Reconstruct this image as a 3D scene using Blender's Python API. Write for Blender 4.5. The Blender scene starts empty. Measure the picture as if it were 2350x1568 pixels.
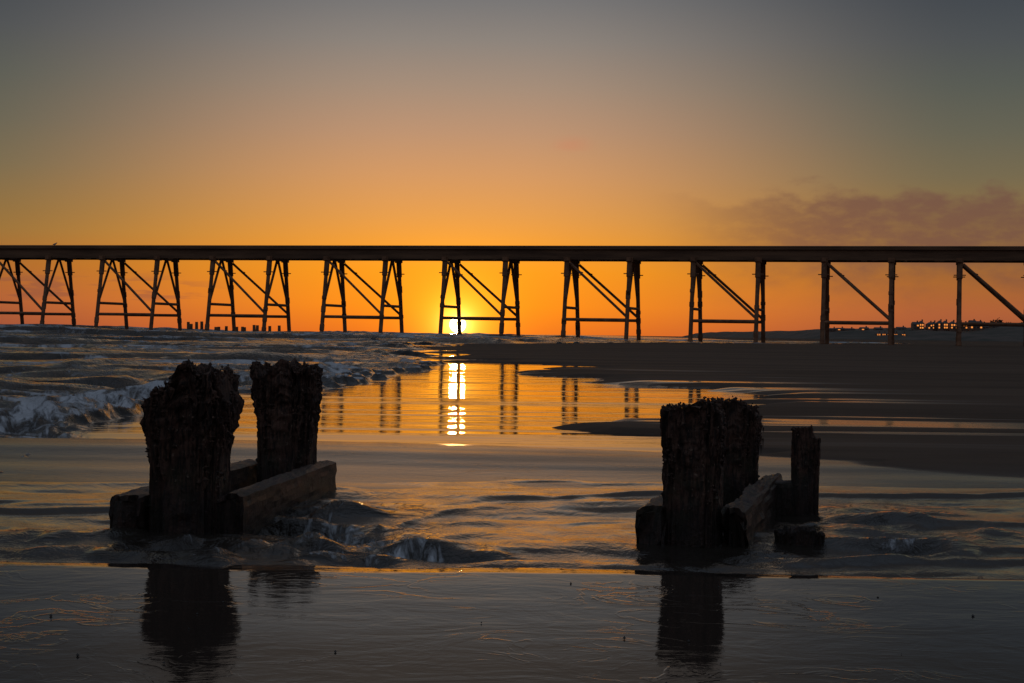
import bpy, math, random
import numpy as np
from mathutils import Vector, Matrix
random.seed(7); rng=np.random.default_rng(11)
scene=bpy.context.scene
scene.view_settings.view_transform='Standard'
scene.view_settings.look='None'
scene.view_settings.exposure=0

# ------------------------------------------------------------ helpers
def lin(h):
    h=h.lstrip('#'); out=[]
    for i in (0,2,4):
        c=int(h[i:i+2],16)/255
        out.append(c/12.92 if c<=0.04045 else ((c+0.055)/1.055)**2.4)
    return (*out,1.0)
def ss(a,b,x):
    t=np.clip((x-a)/(b-a),0,1); return t*t*(3-2*t)
TAB=rng.random((6,256,256))
def vn(x,y,s=0):
    T=TAB[s%6]; x=x+37.3*s; y=y+11.7*s
    xi=np.floor(x).astype(np.int64); yi=np.floor(y).astype(np.int64)
    fx=x-xi; fy=y-yi
    fx=fx*fx*fx*(fx*(fx*6-15)+10); fy=fy*fy*fy*(fy*(fy*6-15)+10)
    x0=xi&255; x1=(xi+1)&255; y0=yi&255; y1=(yi+1)&255
    return (T[x0,y0]*(1-fx)+T[x1,y0]*fx)*(1-fy)+(T[x0,y1]*(1-fx)+T[x1,y1]*fx)*fy
def fbm(x,y,o=4,s=0):
    r=0;a=1;t=0
    for i in range(o):
        r=r+a*vn(x*2**i,y*2**i,s+i); t+=a; a*=.5
    return r/t
def link(o,parent=None):
    scene.collection.objects.link(o)
    if parent: o.parent=parent
    return o
def mesh_obj(name,verts,faces,mat,parent=None,smooth=False):
    me=bpy.data.meshes.new(name); me.from_pydata([tuple(v) for v in verts],[],faces)
    me.update()
    mats=mat if isinstance(mat,(list,tuple)) else [mat]
    for m in mats: me.materials.append(m)
    if smooth: me.polygons.foreach_set('use_smooth',[True]*len(me.polygons))
    return link(bpy.data.objects.new(name,me),parent)
def empty(name,loc=(0,0,0)):
    e=bpy.data.objects.new(name,None); e.location=(0,0,0); return link(e)
def newmat(name):
    m=bpy.data.materials.new(name); m.use_nodes=True
    nt=m.node_tree; return m,nt,nt.nodes['Principled BSDF']
class NT:
    def __init__(s,nt): s.nt=nt
    def n(s,t,**k):
        n=s.nt.nodes.new(t)
        for a,b in k.items(): setattr(n,a,b)
        return n
    def put(s,sock,v):
        if isinstance(v,bpy.types.NodeSocket): s.nt.links.new(v,sock)
        else: sock.default_value=v
    def m(s,op,a,b=0.0,c=None,clamp=False):
        n=s.n('ShaderNodeMath',operation=op,use_clamp=clamp)
        s.put(n.inputs[0],a); s.put(n.inputs[1],b)
        if c is not None: s.put(n.inputs[2],c)
        return n.outputs[0]
    def ss(s,a,b,x,lo=0.0,hi=1.0):
        n=s.n('ShaderNodeMapRange',interpolation_type='SMOOTHSTEP')
        s.put(n.inputs[0],x); n.inputs[1].default_value=a; n.inputs[2].default_value=b
        n.inputs[3].default_value=lo; n.inputs[4].default_value=hi
        return n.outputs[0]
    def mix(s,f,a,b,bt='MIX'):
        n=s.n('ShaderNodeMix',data_type='RGBA',blend_type=bt)
        s.put(n.inputs[0],f); s.put(n.inputs[6],a); s.put(n.inputs[7],b); return n.outputs[2]
    def ramp(s,f,stops):
        n=s.n('ShaderNodeValToRGB'); cr=n.color_ramp
        cr.elements[0].position=stops[0][0]; cr.elements[0].color=stops[0][1]
        cr.elements[1].position=stops[-1][0]; cr.elements[1].color=stops[-1][1]
        for p,c in stops[1:-1]:
            e=cr.elements.new(p); e.color=c
        s.put(n.inputs[0],f); return n.outputs[0]
    def noise(s,vec,scale,detail=4,rough=.55,dist=0.0):
        n=s.n('ShaderNodeTexNoise'); s.put(n.inputs['Vector'],vec)
        n.inputs['Scale'].default_value=scale; n.inputs['Detail'].default_value=detail
        n.inputs['Roughness'].default_value=rough; n.inputs['Distortion'].default_value=dist
        return n.outputs['Fac']
    def mapping(s,vec,scale=(1,1,1),rot=(0,0,0)):
        n=s.n('ShaderNodeMapping'); s.put(n.inputs[0],vec)
        n.inputs['Scale'].default_value=scale; n.inputs['Rotation'].default_value=rot
        return n.outputs[0]

# ------------------------------------------------------------ camera (1 m above the beach)
cam=bpy.data.cameras.new('camera'); co=link(bpy.data.objects.new('camera',cam))
cam.sensor_width=36; cam.lens=61.3; cam.clip_start=.05; cam.clip_end=30000
M=Matrix.Rotation(math.pi/2-0.00425,4,'X')@Matrix.Rotation(0.0135,4,'Z')
M.translation=(0,0,1.0); co.matrix_world=M; scene.camera=co

# ------------------------------------------------------------ world / dusk sky
SUN_AZ=-1.79; SUN_EL=0.29
w=bpy.data.worlds.new('World'); scene.world=w; w.use_nodes=True
nt=w.node_tree; nt.nodes.clear(); N=NT(nt)
tc=N.n('ShaderNodeTexCoord'); sep=N.n('ShaderNodeSeparateXYZ'); nt.links.new(tc.outputs['Generated'],sep.inputs[0])
D=180/math.pi
el=N.m('MULTIPLY',N.m('ARCSINE',sep.outputs[2]),D)
az=N.m('MULTIPLY',N.m('ARCTAN2',sep.outputs[0],sep.outputs[1]),D)
daz=N.m('ABSOLUTE',N.m('SUBTRACT',az,SUN_AZ))
del_=N.m('SUBTRACT',el,SUN_EL)
r=N.m('SQRT',N.m('ADD',N.m('MULTIPLY',daz,daz),N.m('MULTIPLY',del_,del_)))
e40=N.m('DIVIDE',el,40.0,clamp=True)
def R(lst): return [(d/40,lin(c)) for d,c in lst]
centre=N.ramp(e40,R([(0,'#de6c1e'),(.9,'#ec851a'),(2.1,'#ec921f'),(3.1,'#e1953a'),(3.8,'#d6944b'),(5.2,'#c69162'),(6.6,'#b18c70'),(8.05,'#9a8777'),(9.5,'#827e79'),(10.9,'#6b6f72'),(13,'#5c5651'),(18,'#46403d'),(28,'#464850'),(40,'#66707e')]))
side=N.ramp(e40,R([(0,'#96503a'),(.9,'#a65c38'),(2.1,'#a0642e'),(3.1,'#8e6c3a'),(3.8,'#82693f'),(5.2,'#6a634c'),(6.6,'#595c50'),(8.05,'#4b5450'),(9.5,'#40494f'),(10.9,'#343f49'),(13,'#303438'),(18,'#2e2d2e'),(28,'#3c424c'),(40,'#66707e')]))
col=N.mix(N.ss(1.5,16.5,daz),centre,side)
# further from the sun the dusk deepens
back=N.ramp(e40,R([(0,'#40383a'),(5,'#403a3a'),(14,'#3a3a44'),(40,'#66707e')]))
col=N.mix(N.ss(17,75,daz),col,back)
# glow of the low sun in the haze
g1=N.m('EXPONENT',N.m('MULTIPLY',r,-0.6)); g2=N.m('EXPONENT',N.m('MULTIPLY',r,-1.7)); g3=N.m('EXPONENT',N.m('MULTIPLY',r,-5.0))
def scalecol(c,f):
    n=N.n('ShaderNodeVectorMath',operation='SCALE'); n.inputs[0].default_value=c; nt.links.new(f,n.inputs[3]); return n.outputs[0]
def add(a,b):
    n=N.n('ShaderNodeVectorMath',operation='ADD'); nt.links.new(a,n.inputs[0]); nt.links.new(b,n.inputs[1]); return n.outputs[0]
# smoke plume / clouds drifting in the sky
cv=N.n('ShaderNodeCombineXYZ'); nt.links.new(az,cv.inputs[0]); nt.links.new(el,cv.inputs[1])
nz=N.noise(N.mapping(cv.outputs[0],(.5,.9,1)),1.0,5,.5)
eln=N.m('ADD',el,N.m('MULTIPLY',N.m('SUBTRACT',nz,.5),3.4))
band=N.m('MULTIPLY',N.ss(.8,3.3,eln),N.ss(4.2,4.9,eln,1,0))
sm=N.m('MULTIPLY',N.m('MULTIPLY',band,N.ss(4.0,11.0,az)),.82)
sm=N.m('MULTIPLY',sm,N.ss(.28,.6,N.noise(N.mapping(cv.outputs[0],(.6,1.4,1)),1.7,5,.6),.6,1))
col=N.mix(sm,col,lin('#654642'))
nz2=N.noise(N.mapping(cv.outputs[0],(.35,2.6,1)),1.6,4,.5)
b2=N.m('MULTIPLY',N.m('MULTIPLY',N.ss(.75,1.1,el),N.ss(1.3,2.0,el,1,0)),N.ss(.5,.62,nz2))
b2=N.m('MULTIPLY',b2,N.ss(-8.5,-12,az)); col=N.mix(N.m('MULTIPLY',b2,.55),col,lin('#7c4a40'))
b3=N.m('MULTIPLY',N.m('MULTIPLY',N.ss(5.9,6.2,el),N.ss(6.2,6.6,el,1,0)),N.m('MULTIPLY',N.ss(1.0,1.9,az),N.ss(1.9,2.8,az,1,0)))
col=N.mix(N.m('MULTIPLY',N.m('MULTIPLY',b3,nz2),.5),col,lin('#c87058'))
col=add(col,scalecol((.5,.19,.0),g1)); col=add(col,scalecol((2.2,1.05,.06),g2)); col=add(col,scalecol((3.0,2.4,.9),g3))
disc=N.ss(.235,.285,r,1,0)
col=add(col,scalecol((12,9.5,4.2),disc))
sky=N.n('ShaderNodeTexSky',sky_type='NISHITA'); sky.sun_disc=False
sky.sun_elevation=math.radians(SUN_EL); sky.sun_rotation=math.radians(SUN_AZ)
b1=N.n('ShaderNodeBackground'); nt.links.new(col,b1.inputs[0]); b1.inputs[1].default_value=1
bs=N.n('ShaderNodeBackground'); nt.links.new(sky.outputs[0],bs.inputs[0]); bs.inputs[1].default_value=.01
ad=N.n('ShaderNodeAddShader'); nt.links.new(b1.outputs[0],ad.inputs[0]); nt.links.new(bs.outputs[0],ad.inputs[1])
wo=N.n('ShaderNodeOutputWorld'); nt.links.new(ad.outputs[0],wo.inputs[0])
w.cycles.sampling_method='MANUAL'; w.cycles.sample_map_resolution=2048

sl=bpy.data.lights.new('sun','SUN'); sl.energy=.07; sl.angle=math.radians(.53); sl.color=(1,.5,.16)
so=link(bpy.data.objects.new('sun',sl))
a,e=math.radians(SUN_AZ),math.radians(SUN_EL)
sd=Vector((math.sin(a)*math.cos(e),math.cos(a)*math.cos(e),math.sin(e)))
so.rotation_euler=sd.to_track_quat('Z','Y').to_euler()

# ------------------------------------------------------------ materials
# 'fu','fv' are shore coordinates (across / log distance off shore): wave and foam
# texture grows coarser towards the open sea, as the waves themselves do.
def mat_water():
    m,nt,p=newmat('sea_water'); N=NT(nt)
    geo=N.n('ShaderNodeNewGeometry'); pos=geo.outputs['Position']
    A_=lambda k:N.n('ShaderNodeAttribute',attribute_name=k).outputs['Fac']
    ch=A_('chop'); fo=A_('foam'); po=A_('pool'); wk=A_('wake'); fu=A_('fu'); fv=A_('fv')
    sp=N.n('ShaderNodeSeparateXYZ'); nt.links.new(pos,sp.inputs[0]); Yd=N.m('MINIMUM',sp.outputs[1],400.0)
    cvv=N.n('ShaderNodeCombineXYZ'); nt.links.new(fu,cvv.inputs[0]); nt.links.new(fv,cvv.inputs[1]); uv=cvv.outputs[0]
    f1=N.noise(N.mapping(uv,(110,30,1)),1.0,7,.68,1.0); f2=N.noise(N.mapping(uv,(22,9,1)),1.0,4,.55,.4)
    t=N.m('ADD',N.m('MULTIPLY',f1,.62),N.m('MULTIPLY',f2,.38))
    t=N.m('ADD',t,N.m('MULTIPLY',N.m('SUBTRACT',fo,1.0),.5))
    foam=N.ss(.42,.54,t)
    N.put(p.inputs['Base Color'],N.mix(foam,(.030,.024,.019,1),(.62,.64,.67,1)))
    N.put(p.inputs['Roughness'],N.m('ADD',N.m('MULTIPLY',foam,.6),N.m('ADD',.03,N.m('MULTIPLY',ch,.06))))
    p.inputs['IOR'].default_value=1.33
    s1=N.noise(N.mapping(uv,(60,26,1)),1.0,6,.62,.6)
    s2=N.noise(N.mapping(uv,(4,42,1),(0,0,.0)),1.0,4,.55,.15)
    h=N.m('MULTIPLY',N.m('MULTIPLY',s1,ch),N.m('MULTIPLY',Yd,.014))
    # turbulent water round the timbers
    n1=N.noise(N.mapping(pos,(1,.8,1)),5.5,5,.6,1.2)
    h=N.m('ADD',h,N.m('MULTIPLY',wk,N.m('MULTIPLY',n1,.055)))
    # long fine ripples of the quiet tidal pool
    h=N.m('ADD',h,N.m('MULTIPLY',po,N.m('MULTIPLY',s2,N.m('MULTIPLY',Yd,.00050))))
    h=N.m('ADD',h,N.m('MULTIPLY',N.m('MULTIPLY',foam,f1),N.m('MULTIPLY',Yd,.003)))
    b=N.n('ShaderNodeBump'); b.inputs['Strength'].default_value=1; b.inputs['Distance'].default_value=1
    N.put(b.inputs['Height'],h); nt.links.new(b.outputs[0],p.inputs['Normal'])
    return m
def mat_sand():
    m,nt,p=newmat('wet_sand'); N=NT(nt)
    geo=N.n('ShaderNodeNewGeometry'); pos=geo.outputs['Position']
    we=N.n('ShaderNodeAttribute',attribute_name='wet').outputs['Fac']
    n1=N.noise(N.mapping(pos,(.5,2,1)),1.5,4,.55); n2=N.noise(pos,60,3,.6)
    nL=N.noise(N.mapping(pos,(.04,.25,1)),1.0,4,.6)
    base=N.mix(n1,(.062,.041,.030,1),(.12,.082,.058,1)); base=N.mix(N.m('MULTIPLY',n2,.4),base,(.04,.030,.024,1))
    base=N.mix(N.ss(.4,.62,nL,0,.5),base,(.17,.115,.082,1))
    base=N.mix(we,base,(.036,.027,.022,1))
    N.put(p.inputs['Base Color'],base)
    wr=N.m('ADD',we,N.m('MULTIPLY',N.m('SUBTRACT',n1,.5),.14),clamp=True)
    N.put(p.inputs['Roughness'],N.ss(0,1,wr,.75,.04))
    p.inputs['IOR'].default_value=1.33
    N.put(p.inputs['Specular IOR Level'],N.ss(0,1,wr,.07,.44))
    n3=N.noise(N.mapping(pos,(1,1.2,1),(0,0,.5)),2.2,4,.5,2.2)
    n5=N.noise(N.mapping(pos,(1,1.0,1),(0,0,-.3)),1.3,3,.5,.5)
    n6=N.noise(N.mapping(pos,(1,2.0,1),(0,0,.12)),6,4,.55,.8)
    wr2=N.m('ABSOLUTE',N.m('SUBTRACT',n3,.5)); ln=N.ss(.0,.035,wr2,1,0)
    h=N.m('ADD',N.m('MULTIPLY',n3,.0014),N.m('MULTIPLY',n2,N.m('MULTIPLY',N.m('SUBTRACT',1.0,we),.0012)))
    h=N.m('ADD',h,N.m('MULTIPLY',N.m('MULTIPLY',ln,N.ss(.47,.66,n5)),.0006))
    h=N.m('ADD',h,N.m('MULTIPLY',n6,.0007))
    b=N.n('ShaderNodeBump'); b.inputs['Strength'].default_value=1; b.inputs['Distance'].default_value=1
    N.put(b.inputs['Height'],h); nt.links.new(b.outputs[0],p.inputs['Normal'])
    return m
def mat_wood():
    m,nt,p=newmat('rotten_timber'); N=NT(nt)
    geo=N.n('ShaderNodeNewGeometry'); pos=geo.outputs['Position']
    z=N.n('ShaderNodeSeparateXYZ'); nt.links.new(pos,z.inputs[0])
    g=N.noise(N.mapping(pos,(1,1,.14)),55,6,.7); c=N.noise(pos,42,6,.75); d=N.noise(pos,7,4,.6)
    base=N.mix(N.ss(.38,.62,g),(.022,.011,.007,1),(.21,.105,.068,1))
    base=N.mix(N.ss(.3,.7,d,.5,0),base,(.022,.013,.009,1))
    base=N.mix(N.ss(.60,.68,c),base,(.48,.34,.25,1))
    gr=N.m('MULTIPLY',N.ss(.42,.66,N.noise(pos,9,4,.6)),N.ss(.5,.15,z.outputs[2]))
    base=N.mix(N.m('MULTIPLY',gr,.6),base,(.035,.045,.016,1))
    base=N.mix(N.ss(.28,.10,z.outputs[2],0,.65),base,(.018,.012,.010,1))
    N.put(p.inputs['Base Color'],base)
    N.put(p.inputs['Roughness'],N.ss(.0,.5,z.outputs[2],.3,.75))
    h=N.m('ADD',N.m('MULTIPLY',g,.018),N.m('MULTIPLY',c,.016))
    b=N.n('ShaderNodeBump'); b.inputs['Strength'].default_value=1; b.inputs['Distance'].default_value=1
    N.put(b.inputs['Height'],h); nt.links.new(b.outputs[0],p.inputs['Normal'])
    return m
def simple(name,c1,c2,scale=2,rough=.7,stretch=(1,1,1)):
    m,nt,p=newmat(name); N=NT(nt)
    geo=N.n('ShaderNodeNewGeometry')
    n=N.noise(N.mapping(geo.outputs['Position'],stretch),scale,4,.6)
    N.put(p.inputs['Base Color'],N.mix(N.ss(.3,.7,n),(*c1,1),(*c2,1))); p.inputs['Roughness'].default_value=rough
    return m
WATER=mat_water(); SAND=mat_sand(); WOOD=mat_wood()
PIER=simple('weathered_concrete_steel',(.18,.085,.045),(.38,.19,.10),.8,.8)  # pier tones raised and warmed: air haze put into the colour
DECKM=simple('rusty_deck',(.12,.062,.034),(.26,.14,.075),.5,.8,(.2,.2,2))
LAND=simple('headland_grass',(.05,.05,.035),(.12,.09,.07),.05,.9)
ROCK=simple('rock',(.03,.028,.026),(.08,.07,.06),3,.6)
WALLM=simple('house_brick',(.16,.09,.06),(.28,.2,.16),.5,.8)
ROOFM=simple('slate_roof',(.05,.045,.045),(.1,.08,.075),1,.6)
FEA=simple('feathers',(.2,.2,.2),(.4,.4,.4),5,.8)
TREE=simple('foliage',(.03,.03,.015),(.07,.06,.035),1,.9)
GLINT,nt_,p_=newmat('sun_glint_window'); p_.inputs['Base Color'].default_value=(.3,.2,.1,1)
p_.inputs['Emission Color'].default_value=(1,.32,.06,1); p_.inputs['Emission Strength'].default_value=1.0  # no lamp behind: orange emission stands in for low sun glinting on panes

# ------------------------------------------------------------ shore layout, world metres
def sea_edge(Y):   # sea lies at smaller X than this
    return np.interp(np.log(np.maximum(Y,1)),np.log([1,8,11.8,13.4,16.9,20.5,27.2,32.3,46.5,60,100,150,210,260,500,1200]),
      [-4.6,-3.6,-3.35,-3.40,-3.85,-4.15,-4.0,-3.2,-2.6,-3.2,-5.5,-7,-4,40,120,300])
def bar_edge(Y):   # dry sand bar lies at larger X than this
    return np.interp(np.log(np.maximum(Y,1)),np.log([1,11,11.9,13.6,15,16.5,18.5,21,24,27,31,34,38,49,62,130,170]),
      [9,6,3.8,2.0,1.35,.95,.95,2.1,3.3,3.7,3.5,3.6,2.4,1.2,-1.0,-6.3,-5])
def bar_far(X):
    return np.interp(X,[-8,6.6,30,62,120,300],[150,205,290,420,1100,6000])
Ys=np.concatenate([np.linspace(-40,3.3,14),np.geomspace(3.5,420,1050),np.geomspace(430,12000,50)])
t=np.linspace(-1,1,860)
outer=np.array([1.02,1.05,1.1,1.18,1.3,1.6,2.2,4,9,20]); t=np.concatenate([-outer[::-1],t,outer])
YY=np.repeat(Ys[:,None],len(t),1); W=1.3+.36*np.maximum(YY,0); XX=t[None,:]*W
dY=np.gradient(Ys)[:,None]*np.ones_like(XX)
def octave(L,stretch,slope,s,X=XX,Y=YY):
    fade=ss(2.0,4.5,L/dY)
    return (vn(X/(L*stretch),Y/L,s)-.5)*slope*L*fade
dE=(sea_edge(YY)+ (fbm(XX*.6,YY*.35,4,1)-.5)*(.4+.05*YY)+(fbm(XX*3,YY*3,3,2)-.5)*.25-XX)
sea=ss(-.01,.05,dE/(2+.5*YY))
far=ss(.95,1.1,YY/bar_far(XX)); sea=np.maximum(sea,far)
def dist_to(cx,cy,sx=1,sy=1): return np.sqrt(((XX-cx)/sx)**2+((YY-cy)/sy)**2)

# --- sand height
lY=np.log(np.maximum(YY,1))
nb=(fbm(XX*.25/np.maximum(YY/25,.6),lY*14,4,2)-.5)
sC=ss(-.015,.03,(XX-bar_edge(YY))/np.maximum(YY,1)+nb*.16)*(1-far)*ss(11.2,13.5,YY)
zs=-.05+sC*.12+ sC*(fbm(XX*.15,YY*.3,3,3)-.5)*.03
crestY=14.2+(fbm(XX*.25,YY*0+3,3,4)-.5)*1.6
dprof=np.where(YY<crestY,-.014+.085*ss(0,1,(YY-11.0)/(crestY-11.0)),.071-.14*ss(0,1.0,YY-crestY))
zD=np.where(YY<10.8,-.05,dprof)
zD=zD+(octave(.45,9,.020,3)+octave(.9,7,.026,1)+octave(2.0,2.5,.030,2))*ss(10.5,11.5,YY)*ss(17,14,YY)
zs=np.maximum(zs,zD)
gc=7.1+(fbm(XX*.5,YY*0+9,4,5)-.5)*.3
wl=.02+.38*np.clip(fbm(XX*1.1,YY*0+4,4,2)-.36,0,1)*1.4*ss(3.2,1.2,np.abs(XX+.9))+.04
zG=np.where(YY<gc,.03+(YY-gc)*.018,.03-.042*np.minimum(YY-gc,wl)-1.2*np.maximum(YY-gc-wl,0))
zG=np.maximum(zG,np.where(YY<gc,-.045,-.08))
zs=np.where(YY<gc+1,zG,zs)
land=ss(.98,1.02,YY/1250.)*ss(150,230,XX)
zs=zs+.5*land
wet=np.where(YY<gc+.8,.97,np.where(sC>.35,.12,.66))
wet=np.where((YY>10.5)&(YY<17),.74+.16*(fbm(XX*.4,YY*1.3,3,5)-.5)-.04*ss(12.5,14.5,YY)-.52*ss(.2,.9,sC),wet)
stre=ss(.54,.64,fbm(XX*.12,lY*26,3,1))*ss(12,20,YY)*(1-ss(36,60,YY))
wet=np.maximum(wet,stre*.85*(1-ss(4,9,XX)))
wet=np.clip(wet,0,1)
rip=octave(.25,3,.004,1)+octave(.6,4,.004,2)+octave(1.6,3,.006,3)
zs=zs+rip*np.where(YY<gc,.8,1.0)
# --- water height
calm=1-sea
zw=np.zeros_like(XX)
pool=ss(11,16,YY)*calm
zw+=pool*(octave(.4,8,.012,1)+octave(.9,9,.012,2)+octave(2.2,9,.010,3)+octave(6,7,.005,4))
# scoured shallow water among the timbers
E=(1-ss(11,16,YY))*calm
wake=1.1*np.exp(-dist_to(-.95,8.7,.6,1.3)**2)+1.2*np.exp(-dist_to(-1.5,8.0,1.1,.42)**2)+1.0*np.exp(-dist_to(1.25,8.1,.8,.5)**2)+.7*np.exp(-dist_to(1.9,9.3,.7,.9)**2)
wake=wake*(.4+1.3*ss(.35,.65,fbm(XX*2.2,YY*1.6,3,5)))
ax=XX*.97+YY*.22; ay=YY*.97-XX*.22
def oc(L,st,sl,s): return octave(L,st,sl,s,ax,ay)
patch=.3+1.4*ss(.40,.7,fbm(XX*.7,YY*1.3,3,4))
zw+=E*patch*(oc(.12,2.4,.08,1)+oc(.2,2.6,.07,2)+oc(.4,3,.034,3)+oc(1.1,3,.012,4))
ax=XX*.9-YY*.4; ay=YY*.9+XX*.4
zw+=E*wake*(oc(.12,1.2,.38,5)+oc(.2,1.4,.44,2)+oc(.34,1.6,.30,1))
for pts,amp,wd_ in (([(-3,9.3),(-1.2,9.7),(-.7,9.95),(-.18,10.4),(.77,11.0),(2.3,11.05),(4,11.4)],.016,.08),([(-1,8.1),(-.72,8.5),(-.55,9.2),(-.35,9.8),(.1,10.15)],.024,.07),([(-3,8.0),(-1.5,7.7),(0,7.9),(1,7.6),(3,8.0)],.010,.06),([(.9,7.85),(1.6,7.7),(2.4,8.3),(3.4,8.4)],.014,.06),([(1.7,9.0),(2.3,9.5),(3.4,9.3)],.014,.08),([(-3,8.9),(-2.2,8.5),(-1.9,8.1)],.014,.08),([(-.9,8.6),(0,8.7),(.6,8.3)],.008,.06),([(-.8,9.2),(.2,9.3),(.7,9.6)],.008,.07),([(-1.2,7.8),(-.6,8.0),(-.3,8.5),(.1,8.9)],.012,.06)):
    yc=np.interp(XX,[p[0] for p in pts],[p[1] for p in pts])+(fbm(XX*1.4,YY*0,4,3)-.5)*.35+(fbm(XX*5,YY*0+6,3,1)-.5)*.12
    on=ss(pts[0][0]-.1,pts[0][0]+.3,XX)*(1-ss(pts[-1][0]-.3,pts[-1][0]+.1,XX))*(.35+1.1*ss(.35,.65,fbm(XX*1.6,YY*0+2,3,4)))
    q=(YY-yc)/wd_
    zw+=E*on*amp*np.where(q<0,np.exp(-(q)**2),np.exp(-(q/2.5)**2))
# sea swell
A=(.015+.0033*np.minimum(YY,330))*(1-.55*ss(500,2000,YY))
A=A*(1-.6*ss(-.05,.12,XX/np.maximum(YY,1)))*(1+.5*ss(-.15,-.28,XX/np.maximum(YY,1))*ss(60,200,YY))
def ridge(L,st,s):
    n=vn(XX/(L*st)+.15*YY/L,YY/L+ .5*vn(XX/(L*1.6),YY/(L*1.6),2),s); fade=ss(1.2,3,L/dY)
    return ((1-np.abs(2*n-1))**2.2-.35)*fade
sw=.7*ridge(1.1,3,1)*ss(60,20,YY)+.9*ridge(3.2,3.5,2)*ss(220,90,YY)+.9*ridge(9,4,3)+.9*ridge(34,4,4)*ss(60,200,YY)
zw+=sea*A*sw
chy=octave(.12,1.5,.22,4)+octave(.25,1.6,.28,1)+octave(.6,1.8,.25,2)+octave(1.5,2.2,.16,5)+octave(4,2.5,.08,3)
zw+=sea*chy*(.55+.5*ss(100,20,YY))
swash=ss(0,.25,dE)*ss(8,11,YY)*(1-ss(50,80,YY))
zw+=swash*.085*(1-.5*ss(.3,2.5,dE))+swash*np.exp(-np.maximum(dE,0)/1.6)*(fbm(XX*6,YY*4,5,3)-.4)*.08
zw-=.25*(1-ss(.0,.14,YY-gc))
zw=np.where(YY<gc-.1,-.3,zw)
foam=np.zeros_like(XX)
foam=np.maximum(foam,swash*(.76+.34*np.exp(-np.maximum(dE,0)/(.4+.03*YY))))
foam=np.maximum(foam,sea*(.56+.48*ss(.42,.66,fbm(XX/(.8+.10*YY),lY*16,4,2)))*ss(9,12,YY)*.97)
foam=np.maximum(foam,sea*ss(.40,.90,sw)*ss(30,60,YY)*.98)
foam=np.maximum(foam,E*np.clip(wake,0,1)*.84)
foam=np.maximum(foam,E*(.46+.26*ss(.5,.7,fbm(XX*1.5,YY*4,3,1)))*ss(8.5,7.6,YY))
chop=np.clip(sea*1.0+E*(.06+.25*np.clip(wake,0,1))+pool*.003,0,1)

def grid_obj(name,Z,mat,attrs):
    nr,nc=XX.shape
    me=bpy.data.meshes.new(name)
    v=np.stack([XX,YY,Z],-1).reshape(-1,3).astype(np.float32)
    i=np.arange(nr*nc).reshape(nr,nc)
    f=np.stack([i[:-1,:-1],i[:-1,1:],i[1:,1:],i[1:,:-1]],-1).reshape(-1,4).astype(np.int32)
    me.vertices.add(len(v)); me.vertices.foreach_set('co',v.ravel())
    me.loops.add(f.size); me.loops.foreach_set('vertex_index',f.ravel())
    me.polygons.add(len(f)); me.polygons.foreach_set('loop_start',np.arange(len(f),dtype=np.int32)*4)
    me.polygons.foreach_set('use_smooth',np.ones(len(f),bool))
    me.update(calc_edges=True)
    for k,a in attrs.items():
        at=me.attributes.new(k,'FLOAT','POINT'); at.data.foreach_set('value',a.reshape(-1).astype(np.float32))
    me.materials.append(mat); link(bpy.data.objects.new(name,me))
grid_obj('beach_sand_ground',zs,SAND,{'wet':wet})
grid_obj('sea_water',zw,WATER,{'foam':foam,'chop':chop,'pool':pool*ss(13,18,YY),'wake':E*np.clip(wake,0,1),'fu':XX/np.maximum(YY,2),'fv':lY})

# ------------------------------------------------------------ foreground timbers
def pn(x,y,s): return float(vn(np.array([x*1.0]),np.array([y*1.0]),s)[0])
def splinter(V,F,base,tip,r):
    b=len(V); base=Vector(base); tip=Vector(tip)
    for k in range(4):
        a=k*math.pi/2+random.random()*.6
        V.append((base.x+r*math.cos(a),base.y+r*math.sin(a),base.z))
    for k in range(4):
        a=k*math.pi/2+random.random()*.6
        V.append((tip.x+r*.45*math.cos(a),tip.y+r*.45*math.sin(a),tip.z-random.random()*r))
    for k in range(4): F.append((b+k,b+(k+1)%4,b+4+(k+1)%4,b+4+k))
    F.append((b+4,b+5,b+6,b+7))
def flake(V,F,c,s,drop):
    b=len(V)
    pts=[(1,0,0),(0,1,0),(-1,0,0),(0,-1,0),(0,0,.8),(0,0,-drop)]
    for p in pts:
        V.append((c[0]+p[0]*s*random.uniform(.5,1.3),c[1]+p[1]*s*random.uniform(.5,1.3),c[2]+p[2]*s*random.uniform(.6,1.4)))
    for q in ((0,1,4),(1,2,4),(2,3,4),(3,0,4),(1,0,5),(2,1,5),(3,2,5),(0,3,5)): F.append(tuple(b+k for k in q))
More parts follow.
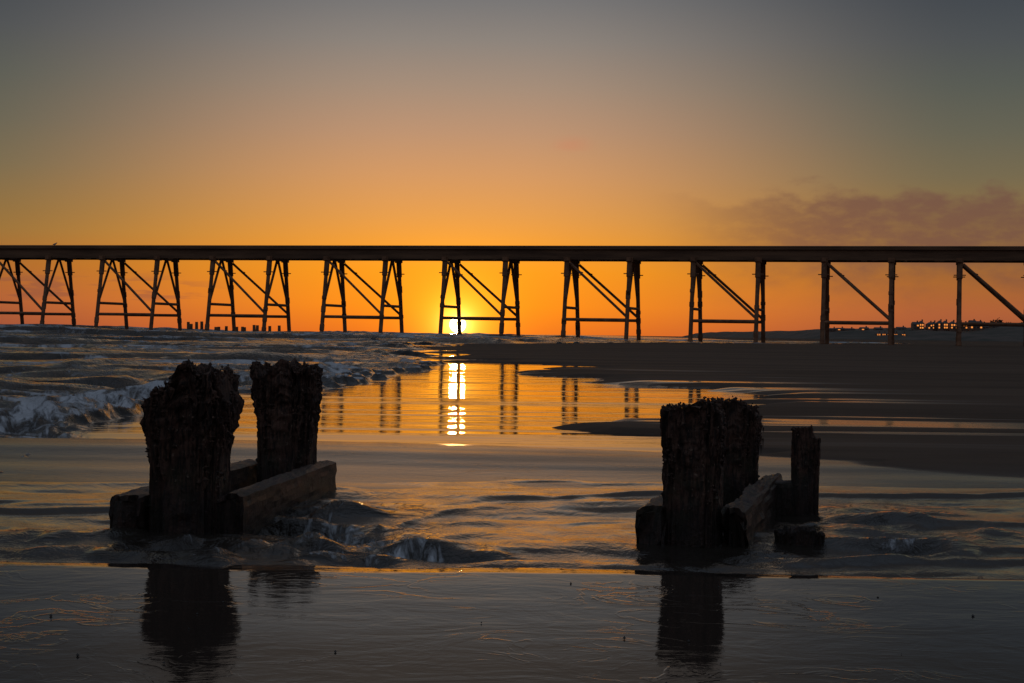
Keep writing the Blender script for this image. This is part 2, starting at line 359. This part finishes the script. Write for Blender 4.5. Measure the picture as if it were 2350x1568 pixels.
def make_post(name,parent,cx,cy,w,d,prof,flare,ang,seed,sharp=.035,nspl=70,nfl=260,sh=0.0,fl=.018,rough=1.0,weed=0,weed_z=(.42,.72)):
    random.seed(seed); V=[];F=[]
    na,nz=180,180; pt=[p[0] for p in prof]; pz=[p[1] for p in prof]; Hm=max(pz)
    ca,sa=math.cos(-ang),math.sin(-ang)
    th=np.linspace(0,2*math.pi,na,endpoint=False)
    ex=.42
    ux=np.sign(np.cos(th))*np.abs(np.cos(th))**ex; uy=np.sign(np.sin(th))*np.abs(np.sin(th))**ex
    def top(lx,ly):
        tz=np.interp(lx,pt,pz)
        n1=vn(lx*3.2+seed,ly*3.2,1)-.5; n2=vn(lx*9+seed,ly*9,2)-.5; n3=vn(lx*22+seed,ly*22,3)-.5
        return tz+n1*sharp*1.2+n2*sharp*1.9+n3*sharp*1.3-sharp*.9*np.maximum(ly,-.2)*.5
    T=top(ux,uy)
    def scale_at(z): return 1+flare*ss(.3,1.0,z/Hm)
    def place(lx,ly,z):
        s=scale_at(z); x=lx*w/2*s+sh*z; y=ly*d/2*s
        return x*ca-y*sa+cx, x*sa+y*ca+cy
    for k in range(nz+1):
        f=k/nz; z=-.15+(T+.15)*f
        up=ss(.25,.7,z/Hm)
        gro=(vn(th*9+seed,z*1.5,3)-.5)*.14+(vn(th*22+seed,z*4,4)-.5)*.10
        pit=-np.clip(vn(th*6,z*11+seed,2)-.62,0,1)*.9*(.25+.75*up)
        chunk=(vn(th*3.2+seed,z*6,5)-.5)*.16+(vn(th*14,z*22+seed,0)-.5)*.14*(.35+up)+(vn(th*30,z*55+seed,1)-.5)*.09*(.4+up)
        s=1+rough*(gro+pit+chunk*(.35+.65*up))
        x,y=place(ux*s,uy*s,z)
        V+=list(zip(x,y,z))
    for k in range(nz):
        for j in range(na):
            j2=(j+1)%na; F.append((k*na+j,k*na+j2,(k+1)*na+j2,(k+1)*na+j))
    prev=nz*na
    for q in (.9,.78,.66,.54,.42,.3,.16,.05):
        b=len(V); lx=ux*q; ly=uy*q
        z=top(lx,ly)-.04*(1-q)-.03*vn(lx*9,ly*9,4)
        x,y=place(lx,ly,z); V+=list(zip(x,y,z))
        for j in range(na):
            j2=(j+1)%na; F.append((prev+j,prev+j2,b+j2,b+j))
        prev=b
    F.append(tuple(prev+j for j in range(na)))
    for i in range(nspl):
        a=random.random()*6.283; q=random.uniform(.5,1.0)
        lx=math.copysign(abs(math.cos(a))**ex,math.cos(a))*q; ly=math.copysign(abs(math.sin(a))**ex,math.sin(a))*q
        tz=float(top(np.array(lx),np.array(ly))); z0=tz-.14
        cl=max(0,pn(lx*2.3+seed,ly*2.3,5)-.35)*1.6
        x,y=place(lx,ly,z0); x2,y2=place(lx*random.uniform(.93,1.05),ly,tz)
        splinter(V,F,(float(x),float(y),z0),(float(x2),float(y2),tz-.015+cl*random.uniform(0,.055)),random.uniform(.006,.018))
    for i in range(nfl):
        a=random.random()*6.283; tx=math.copysign(abs(math.cos(a))**ex,math.cos(a)); ty=math.copysign(abs(math.sin(a))**ex,math.sin(a))
        tz=float(top(np.array(tx),np.array(ty))); z=tz*(1-abs(random.gauss(0,.36)))
        if z<.03: continue
        if pn(a*2+seed,z*9,1)<.40: continue
        x,y=place(tx*.99,ty*.99,z); flake(V,F,(float(x),float(y),z),random.uniform(.25,1)**1.5*fl,random.choice((.7,.9,1.4,2.6)))
    # small crumbs of rot and mussels along the broken rim
    for i in range(int(nspl*2.5)):
        a=random.random()*6.283; q=random.uniform(.6,1.02)
        tx=math.copysign(abs(math.cos(a))**ex,math.cos(a))*q; ty=math.copysign(abs(math.sin(a))**ex,math.sin(a))*q
        tz=float(top(np.array(tx),np.array(ty)))
        x,y=place(tx,ty,tz); flake(V,F,(float(x),float(y),tz+random.uniform(-.02,.006)),random.uniform(.004,.012),random.choice((1,2)))
    # weed hanging from the right-hand edge
    for i in range(weed):
        z=random.uniform(*weed_z); x,y=place(1.0,random.uniform(-.9,.4),z)
        x=float(x);y=float(y); dx=random.uniform(.0,.03); L=random.uniform(.02,.07)
        flake(V,F,(x+dx*.5,y,z),.012,1.2); flake(V,F,(x+dx,y,z-.012),.006,L/.006)
    mesh_obj(name,V,F,WOOD,parent)
def make_beam(name,parent,p0,p1,wd,z0,z1,seed,rag=1.0):
    V=[];F=[]; p0=Vector((*p0,0)); p1=Vector((*p1,0)); u=(p1-p0); Lb=u.length; u.normalize(); s=Vector((u.y,-u.x,0))
    ring=[]
    n=9
    for k in range(n): ring.append((-1+2*k/n,-1))
    for k in range(n): ring.append((1,-1+2*k/n))
    for k in range(n): ring.append((1-2*k/n,1))
    for k in range(n): ring.append((-1,1-2*k/n))
    m=len(ring); ns=90
    for i in range(-1,ns+2):
        f=min(max(i/ns,0),1); endk=.82 if i in(-1,ns+1) else 1
        for (a,b) in ring:
            corner=1-.09*(abs(a)*abs(b))**3
            g=(pn(f*Lb*2.2+seed,a*2+b*3+5,1)-.5)*.14+(pn(f*Lb*12+seed,a*4+b*7,2)-.5)*.11
            aa=a*corner*endk*(1+g*rag); bb=b*corner*endk*(1+g*.7*rag)
            lo=f*Lb+ (pn(a*3+seed,b*3+f*5,3)-.5)*.09*rag*(1 if (f<.03 or f>.97) else 0)
            q=p0+u*lo+s*(aa*wd/2); V.append((q.x,q.y,(z0+z1)/2+bb*(z1-z0)/2))
    for i in range(ns+2):
        for j in range(m):
            j2=(j+1)%m; F.append((i*m+j,i*m+j2,(i+1)*m+j2,(i+1)*m+j))
    F.append(tuple(range(m))[::-1]); F.append(tuple((ns+2)*m+j for j in range(m)))
    mesh_obj(name,V,F,WOOD,parent)
g1_=empty('timber_pier_stump')
a1=math.radians(6)
make_post('front_post',g1_,-1.60,8.72,.345,.36,[(-1,.55),(-.9,.625),(-.66,.655),(-.58,.70),(-.36,.73),(-.24,.79),(.0,.84),(.16,.86),(.26,.81),(.55,.80),(.78,.79),(.86,.70),(1,.64)],.27,a1,3,.022,90,1300,0.0,.022,1.0,34)
make_post('rear_post',g1_,-1.39,10.85,.325,.34,[(-1,.79),(-.88,.79),(-.7,.725),(-.5,.745),(-.2,.80),(0,.83),(.2,.81),(.45,.77),(.7,.78),(.9,.77),(1,.745)],.13,a1,8,.018,80,1200,.0,.020)
make_beam('right_beam',g1_,(-1.385,8.62),(-1.165,11.0),.135,-.1,.185,3)
make_beam('left_beam',g1_,(-1.885,8.55),(-1.64,10.98),.16,-.1,.185,9)
g2_=empty('timber_pier_stump')
a2=math.radians(13.5)
make_post('front_post',g2_,.885,8.42,.265,.28,[(-1,.66),(-.6,.65),(-.5,.665),(-.1,.67),(.1,.69),(.3,.67),(.45,.695),(.75,.68),(.9,.65),(1,.60)],.05,a2,21,.014,60,1000,.0,.016,.8)
make_post('rear_post',g2_,1.325,10.25,.255,.27,[(-1,.615),(-.4,.62),(-.1,.645),(.2,.63),(.4,.59),(.8,.585),(1,.52)],.05,a2,33,.018,60,1000,.0,.018,.9,10,(.36,.52))
make_beam('right_beam',g2_,(1.07,8.3),(1.54,10.3),.12,-.1,.185,13,2.0)
make_beam('left_beam',g2_,(.675,8.32),(1.145,10.3),.15,-.1,.19,19)
make_beam('cross_beam',g2_,(1.50,10.02),(1.66,9.98),.13,-.1,.18,29)
make_post('side_post',g2_,1.69,9.98,.150,.15,[(-1,.485),(0,.49),(.45,.485),(.6,.43),(1,.42)],.03,a2,41,.008,12,300,.0,.008,.6)
make_post('block',empty('timber_stub'),1.415,8.50,.225,.20,[(-1,.055),(-.3,.07),(.5,.066),(1,.05)],.0,.1,37,.01,0,60,0,.007,.6)

# ------------------------------------------------------------ the long pier
U=Vector((1,-.245,0)).normalized(); Wd=Vector((.245,1,0)).normalized()
def P(X,tr,z):   # X measured along world x on the centre line, tr = across the pier
    return Vector((X,300-.245*X,0))+Wd*tr+Vector((0,0,z))
def tube(V,F,a,b,r,n=8,r2=None):
    r2=r if r2 is None else r2; ax=(b-a).normalized(); s=ax.orthogonal().normalized(); q=ax.cross(s); i0=len(V)
    for c,rr in ((a,r),(b,r2)):
        for k in range(n):
            an=2*math.pi*k/n; V.append(c+s*math.cos(an)*rr+q*math.sin(an)*rr)
    for k in range(n): F.append((i0+k,i0+(k+1)%n,i0+n+(k+1)%n,i0+n+k))
    F.append(tuple(i0+k for k in range(n))[::-1]); F.append(tuple(i0+n+k for k in range(n)))
def pbox(V,F,X0,X1,t0,t1,z0,z1):
    i=len(V)
    for z in(z0,z1):
        for X,tt in((X0,t0),(X1,t0),(X1,t1),(X0,t1)): V.append(P(X,tt,z))
    for f in((0,3,2,1),(4,5,6,7),(0,1,5,4),(1,2,6,5),(2,3,7,6),(3,0,4,7)): F.append(tuple(i+k for k in f))
pier=empty('pier')
V=[];F=[]
pbox(V,F,-460,135,-3.9,3.9,14.15,15.4)
pbox(V,F,-460,135,-4.2,4.2,15.4,15.7)
pbox(V,F,-460,135,-4.05,-3.9,13.7,14.35)
pbox(V,F,-460,135,3.9,4.05,13.7,14.35)
X=-460
random.seed(77)
while X<135:   # hangers and cable brackets below the deck edge
    pbox(V,F,X,X+random.uniform(.3,1.6),-4.0,-3.6,13.52+random.uniform(0,.1),13.7); X+=random.uniform(1.5,5)
mesh_obj('deck',V,F,DECKM,pier)
Vt=[];Ft=[]
tube(Vt,Ft,P(-460,-3.4,15.85),P(135,-3.4,15.85),.2,8)
mesh_obj('deck_pipe',Vt,Ft,DECKM,pier)
VL=[];FL=[];VB=[];FB=[];VC=[];FC=[]
n=-42
while True:
    X=-10.75+10.38*n
    if X>120: break
    braced=(n%2==0)
    for sgn in(-1,1):
        top_=P(X,sgn*3.7,13.9); bot=P(X,sgn*6.6,-1.5)
        tube(VL,FL,bot,top_,.36,8,.33)
        mid=top_.lerp(bot,.2); tube(VL,FL,mid,top_,.46,8)
        c=top_.lerp(bot,.165); tube(VC,FC,c-U*.95,c+U*.95,.09,5)
        for kk in range(3):
            f_=random.uniform(.3,.95); q_=random.uniform(.03,.08); tube(VL,FL,top_.lerp(bot,f_),top_.lerp(bot,f_+q_),.42,8)
        apex=P(X,0,13.9); low=top_.lerp(bot,.53)
        tube(VL,FL,low,apex,.24,6)
        pbox(VC,FC,X-.55,X+.55,sgn*3.7-.5,sgn*3.7+.5,13.3,14.1)
        if braced:
            tR=P(X+10.38,sgn*3.7,13.9); bR=P(X+10.38,sgn*6.6,-1.5)
            zf=(13.9-3.6)/15.4
            tube(VB,FB,top_.lerp(bot,zf),tR.lerp(bR,zf),.27,6)
            a_=top_.lerp(bot,.05)+U*.5; b_=tR.lerp(bR,.64)
            tube(VB,FB,a_,b_,.24,6)
            c3=a_.lerp(b_,.17); tube(VC,FC,c3-U*.6+Vector((0,0,.3)),c3+U*.6-Vector((0,0,.1)),.08,5)
    zf=(13.9-5.6)/15.4
    tube(VB,FB,P(X,-3.7-2.9*zf,5.6),P(X,3.7+2.9*zf,5.6),.25,6)
    pbox(VC,FC,X-.35,X+.35,-4.6,4.6,13.45,14.1)
    n+=1
mesh_obj('legs',VL,FL,PIER,pier,False); mesh_obj('braces',VB,FB,PIER,pier); mesh_obj('caps_and_collars',VC,FC,PIER,pier)

# gulls resting on the deck
def gull(X,s):
    V=[];F=[];c=P(X,-3.8,15.7)
    pts=[(-.5,0,.28,.03),(-.3,0,.36,.12),(0,0,.42,.19),(.25,0,.52,.16),(.36,0,.68,.1),(.46,0,.72,.09),(.62,0,.69,.015)]
    for i in range(len(pts)-1):
        a=pts[i];b=pts[i+1]
        tube(V,F,c+Vector((a[0],0,a[2]+.2))*s,c+Vector((b[0],0,b[2]+.2))*s,a[3]*s,8,b[3]*s)
    tube(V,F,c,c+Vector((0,0,.5))*s,.02*s,5); tube(V,F,c+Vector((.08,.1,0))*s,c+Vector((.06,.08,.5))*s,.02*s,5)
    mesh_obj('seagull',V,F,FEA)
gull(-82.3,.8)

# ------------------------------------------------------------ old stumps out at sea
V=[];F=[]; random.seed(4)
for x,zt in [(-65.5,2.6),(-64.6,2.2),(-63.3,2.6),(-62.2,2.7)]+[(-60+i*1.15+random.uniform(-.25,.25),random.uniform(1.6,2.2)) for i in range(12)]:
    y=350+random.uniform(-4,4); tube(V,F,Vector((x,y,-1)),Vector((x+random.uniform(-.1,.1),y,zt)),.36,7,.3)
mesh_obj('distant_timber_stumps',V,F,PIER)

# rocks at the water's edge
def rock(x,y,s,z=0):
    V=[];F=[];n=14;m_=8
    for i in range(m_+1):
        ph=math.pi*i/m_
        for j in range(n):
            t_=2*math.pi*j/n; k=1+(pn(math.cos(t_)*1.5+x,math.sin(t_)*1.5+ph,2)-.5)*.9
            V.append((x+s*k*math.sin(ph)*math.cos(t_),y+s*k*math.sin(ph)*math.sin(t_)*.8,z+s*.5*k*math.cos(ph)))
    for i in range(m_):
        for j in range(n): F.append((i*n+j,i*n+(j+1)%n,(i+1)*n+(j+1)%n,(i+1)*n+j))
    mesh_obj('rock',V,F,ROCK)
for r_ in [(-14,175,.7),(-1.3,190,.6),(5,185,.35),(-11,150,.3),(7.5,200,.4)]: rock(*r_)
V=[];F=[];random.seed(12)
for i in range(22):
    y=random.uniform(4.6,6.9); x=random.uniform(-.33,.33)*y
    flake(V,F,(x,y,.03+(y-7.1)*.018),random.uniform(.003,.008),.5)
mesh_obj('pebbles',V,F,ROCK)

# ------------------------------------------------------------ headland with its town
gx=np.arange(215,1300,5.0); gy=np.concatenate([np.arange(1240,1500,10.0),np.arange(1500,2300,60.0)])
GX,GY=np.meshgrid(gx,gy)
Hh=np.interp(GX,[215,232,240,262,300,320,345,370,400,440,520,700,1300],[-1,3.0,5.5,7.0,7.8,8.8,9.3,9.8,13,12,16,26,30])
GZ=-1+(Hh+1)*ss(1250,1400,GY+ (fbm(GX*.03,GY*.03,3,1)-.5)*60)+(fbm(GX*.06,GY*.05,4,2)-.5)*2.2*ss(1260,1330,GY)
nr,nc=GX.shape; idx=np.arange(nr*nc).reshape(nr,nc)
mesh_obj('headland_hills',np.stack([GX,GY,GZ],-1).reshape(-1,3).tolist(),np.stack([idx[:-1,:-1],idx[:-1,1:],idx[1:,1:],idx[1:,:-1]],-1).reshape(-1,4).tolist(),LAND,None,True)
def house(x,y,z,wd,dp,h,glint_share):
    me=bpy.data.meshes.new('terraced_house'); V=[];F=[];Mi=[]
    def bx(x0,x1,y0,y1,z0,z1,mi):
        i=len(V)
        for zz in(z0,z1):
            for a,b in((x0,y0),(x1,y0),(x1,y1),(x0,y1)): V.append((a,b,zz))
        for f in((0,3,2,1),(4,5,6,7),(0,1,5,4),(1,2,6,5),(2,3,7,6),(3,0,4,7)): F.append(tuple(i+k for k in f)); Mi.append(mi)
    bx(x,x+wd,y,y+dp,z-3,z+h,0)
    i=len(V); rh=h*.45
    V.extend([(x-.1,y-.2,z+h),(x+wd+.1,y-.2,z+h),(x+wd+.1,y+dp+.2,z+h),(x-.1,y+dp+.2,z+h),(x-.1+ (wd/2 if wd<5 else 0),y+dp/2,z+h+rh),(x+wd+.1-(wd/2-.1 if wd<5 else 0),y+dp/2,z+h+rh)])
    for f in((0,1,5,4),(2,3,4,5),(1,2,5),(3,0,4),(3,2,1,0)): F.append(tuple(i+k for k in f)); Mi.append(1)
    bx(x+wd*.7,x+wd*.7+.8,y+dp*.4,y+dp*.6,z+h,z+h+rh+1.0,0)
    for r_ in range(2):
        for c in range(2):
            on=random.random()<glint_share  # random panes get the emissive sun glint
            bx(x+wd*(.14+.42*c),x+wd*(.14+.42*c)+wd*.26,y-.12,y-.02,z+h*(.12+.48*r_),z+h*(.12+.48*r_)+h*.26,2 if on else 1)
    me.from_pydata(V,[],F); me.update()
    for m_ in(WALLM,ROOFM,GLINT): me.materials.append(m_)
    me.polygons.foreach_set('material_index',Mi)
    link(bpy.data.objects.new('terraced_house',me))
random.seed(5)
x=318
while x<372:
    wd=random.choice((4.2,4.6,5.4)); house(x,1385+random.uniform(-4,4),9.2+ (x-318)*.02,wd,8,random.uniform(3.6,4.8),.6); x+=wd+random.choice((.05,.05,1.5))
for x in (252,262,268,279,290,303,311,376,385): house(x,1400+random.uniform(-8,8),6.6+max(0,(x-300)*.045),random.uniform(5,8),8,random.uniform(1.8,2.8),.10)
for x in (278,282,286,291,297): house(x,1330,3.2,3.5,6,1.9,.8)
# trees on the skyline
V=[];F=[];random.seed(9)
for cx,cy,cz,s in [(398,1440,14,4.5),(404,1445,14.5,4),(388,1440,12,3),(412,1450,13,3.5),(425,1450,13,3),(378,1430,11,2.3)]:
    tube(V,F,Vector((cx,cy,cz-5)),Vector((cx,cy,cz)),.5,5,.2)
    for i in range(140):
        d_=Vector((random.gauss(0,.5),random.gauss(0,.5),random.gauss(0,.36)))*s
        flake(V,F,(cx+d_.x,cy+d_.y,cz+d_.z+1),random.uniform(.4,.8),1)
mesh_obj('distant_trees',V,F,TREE)
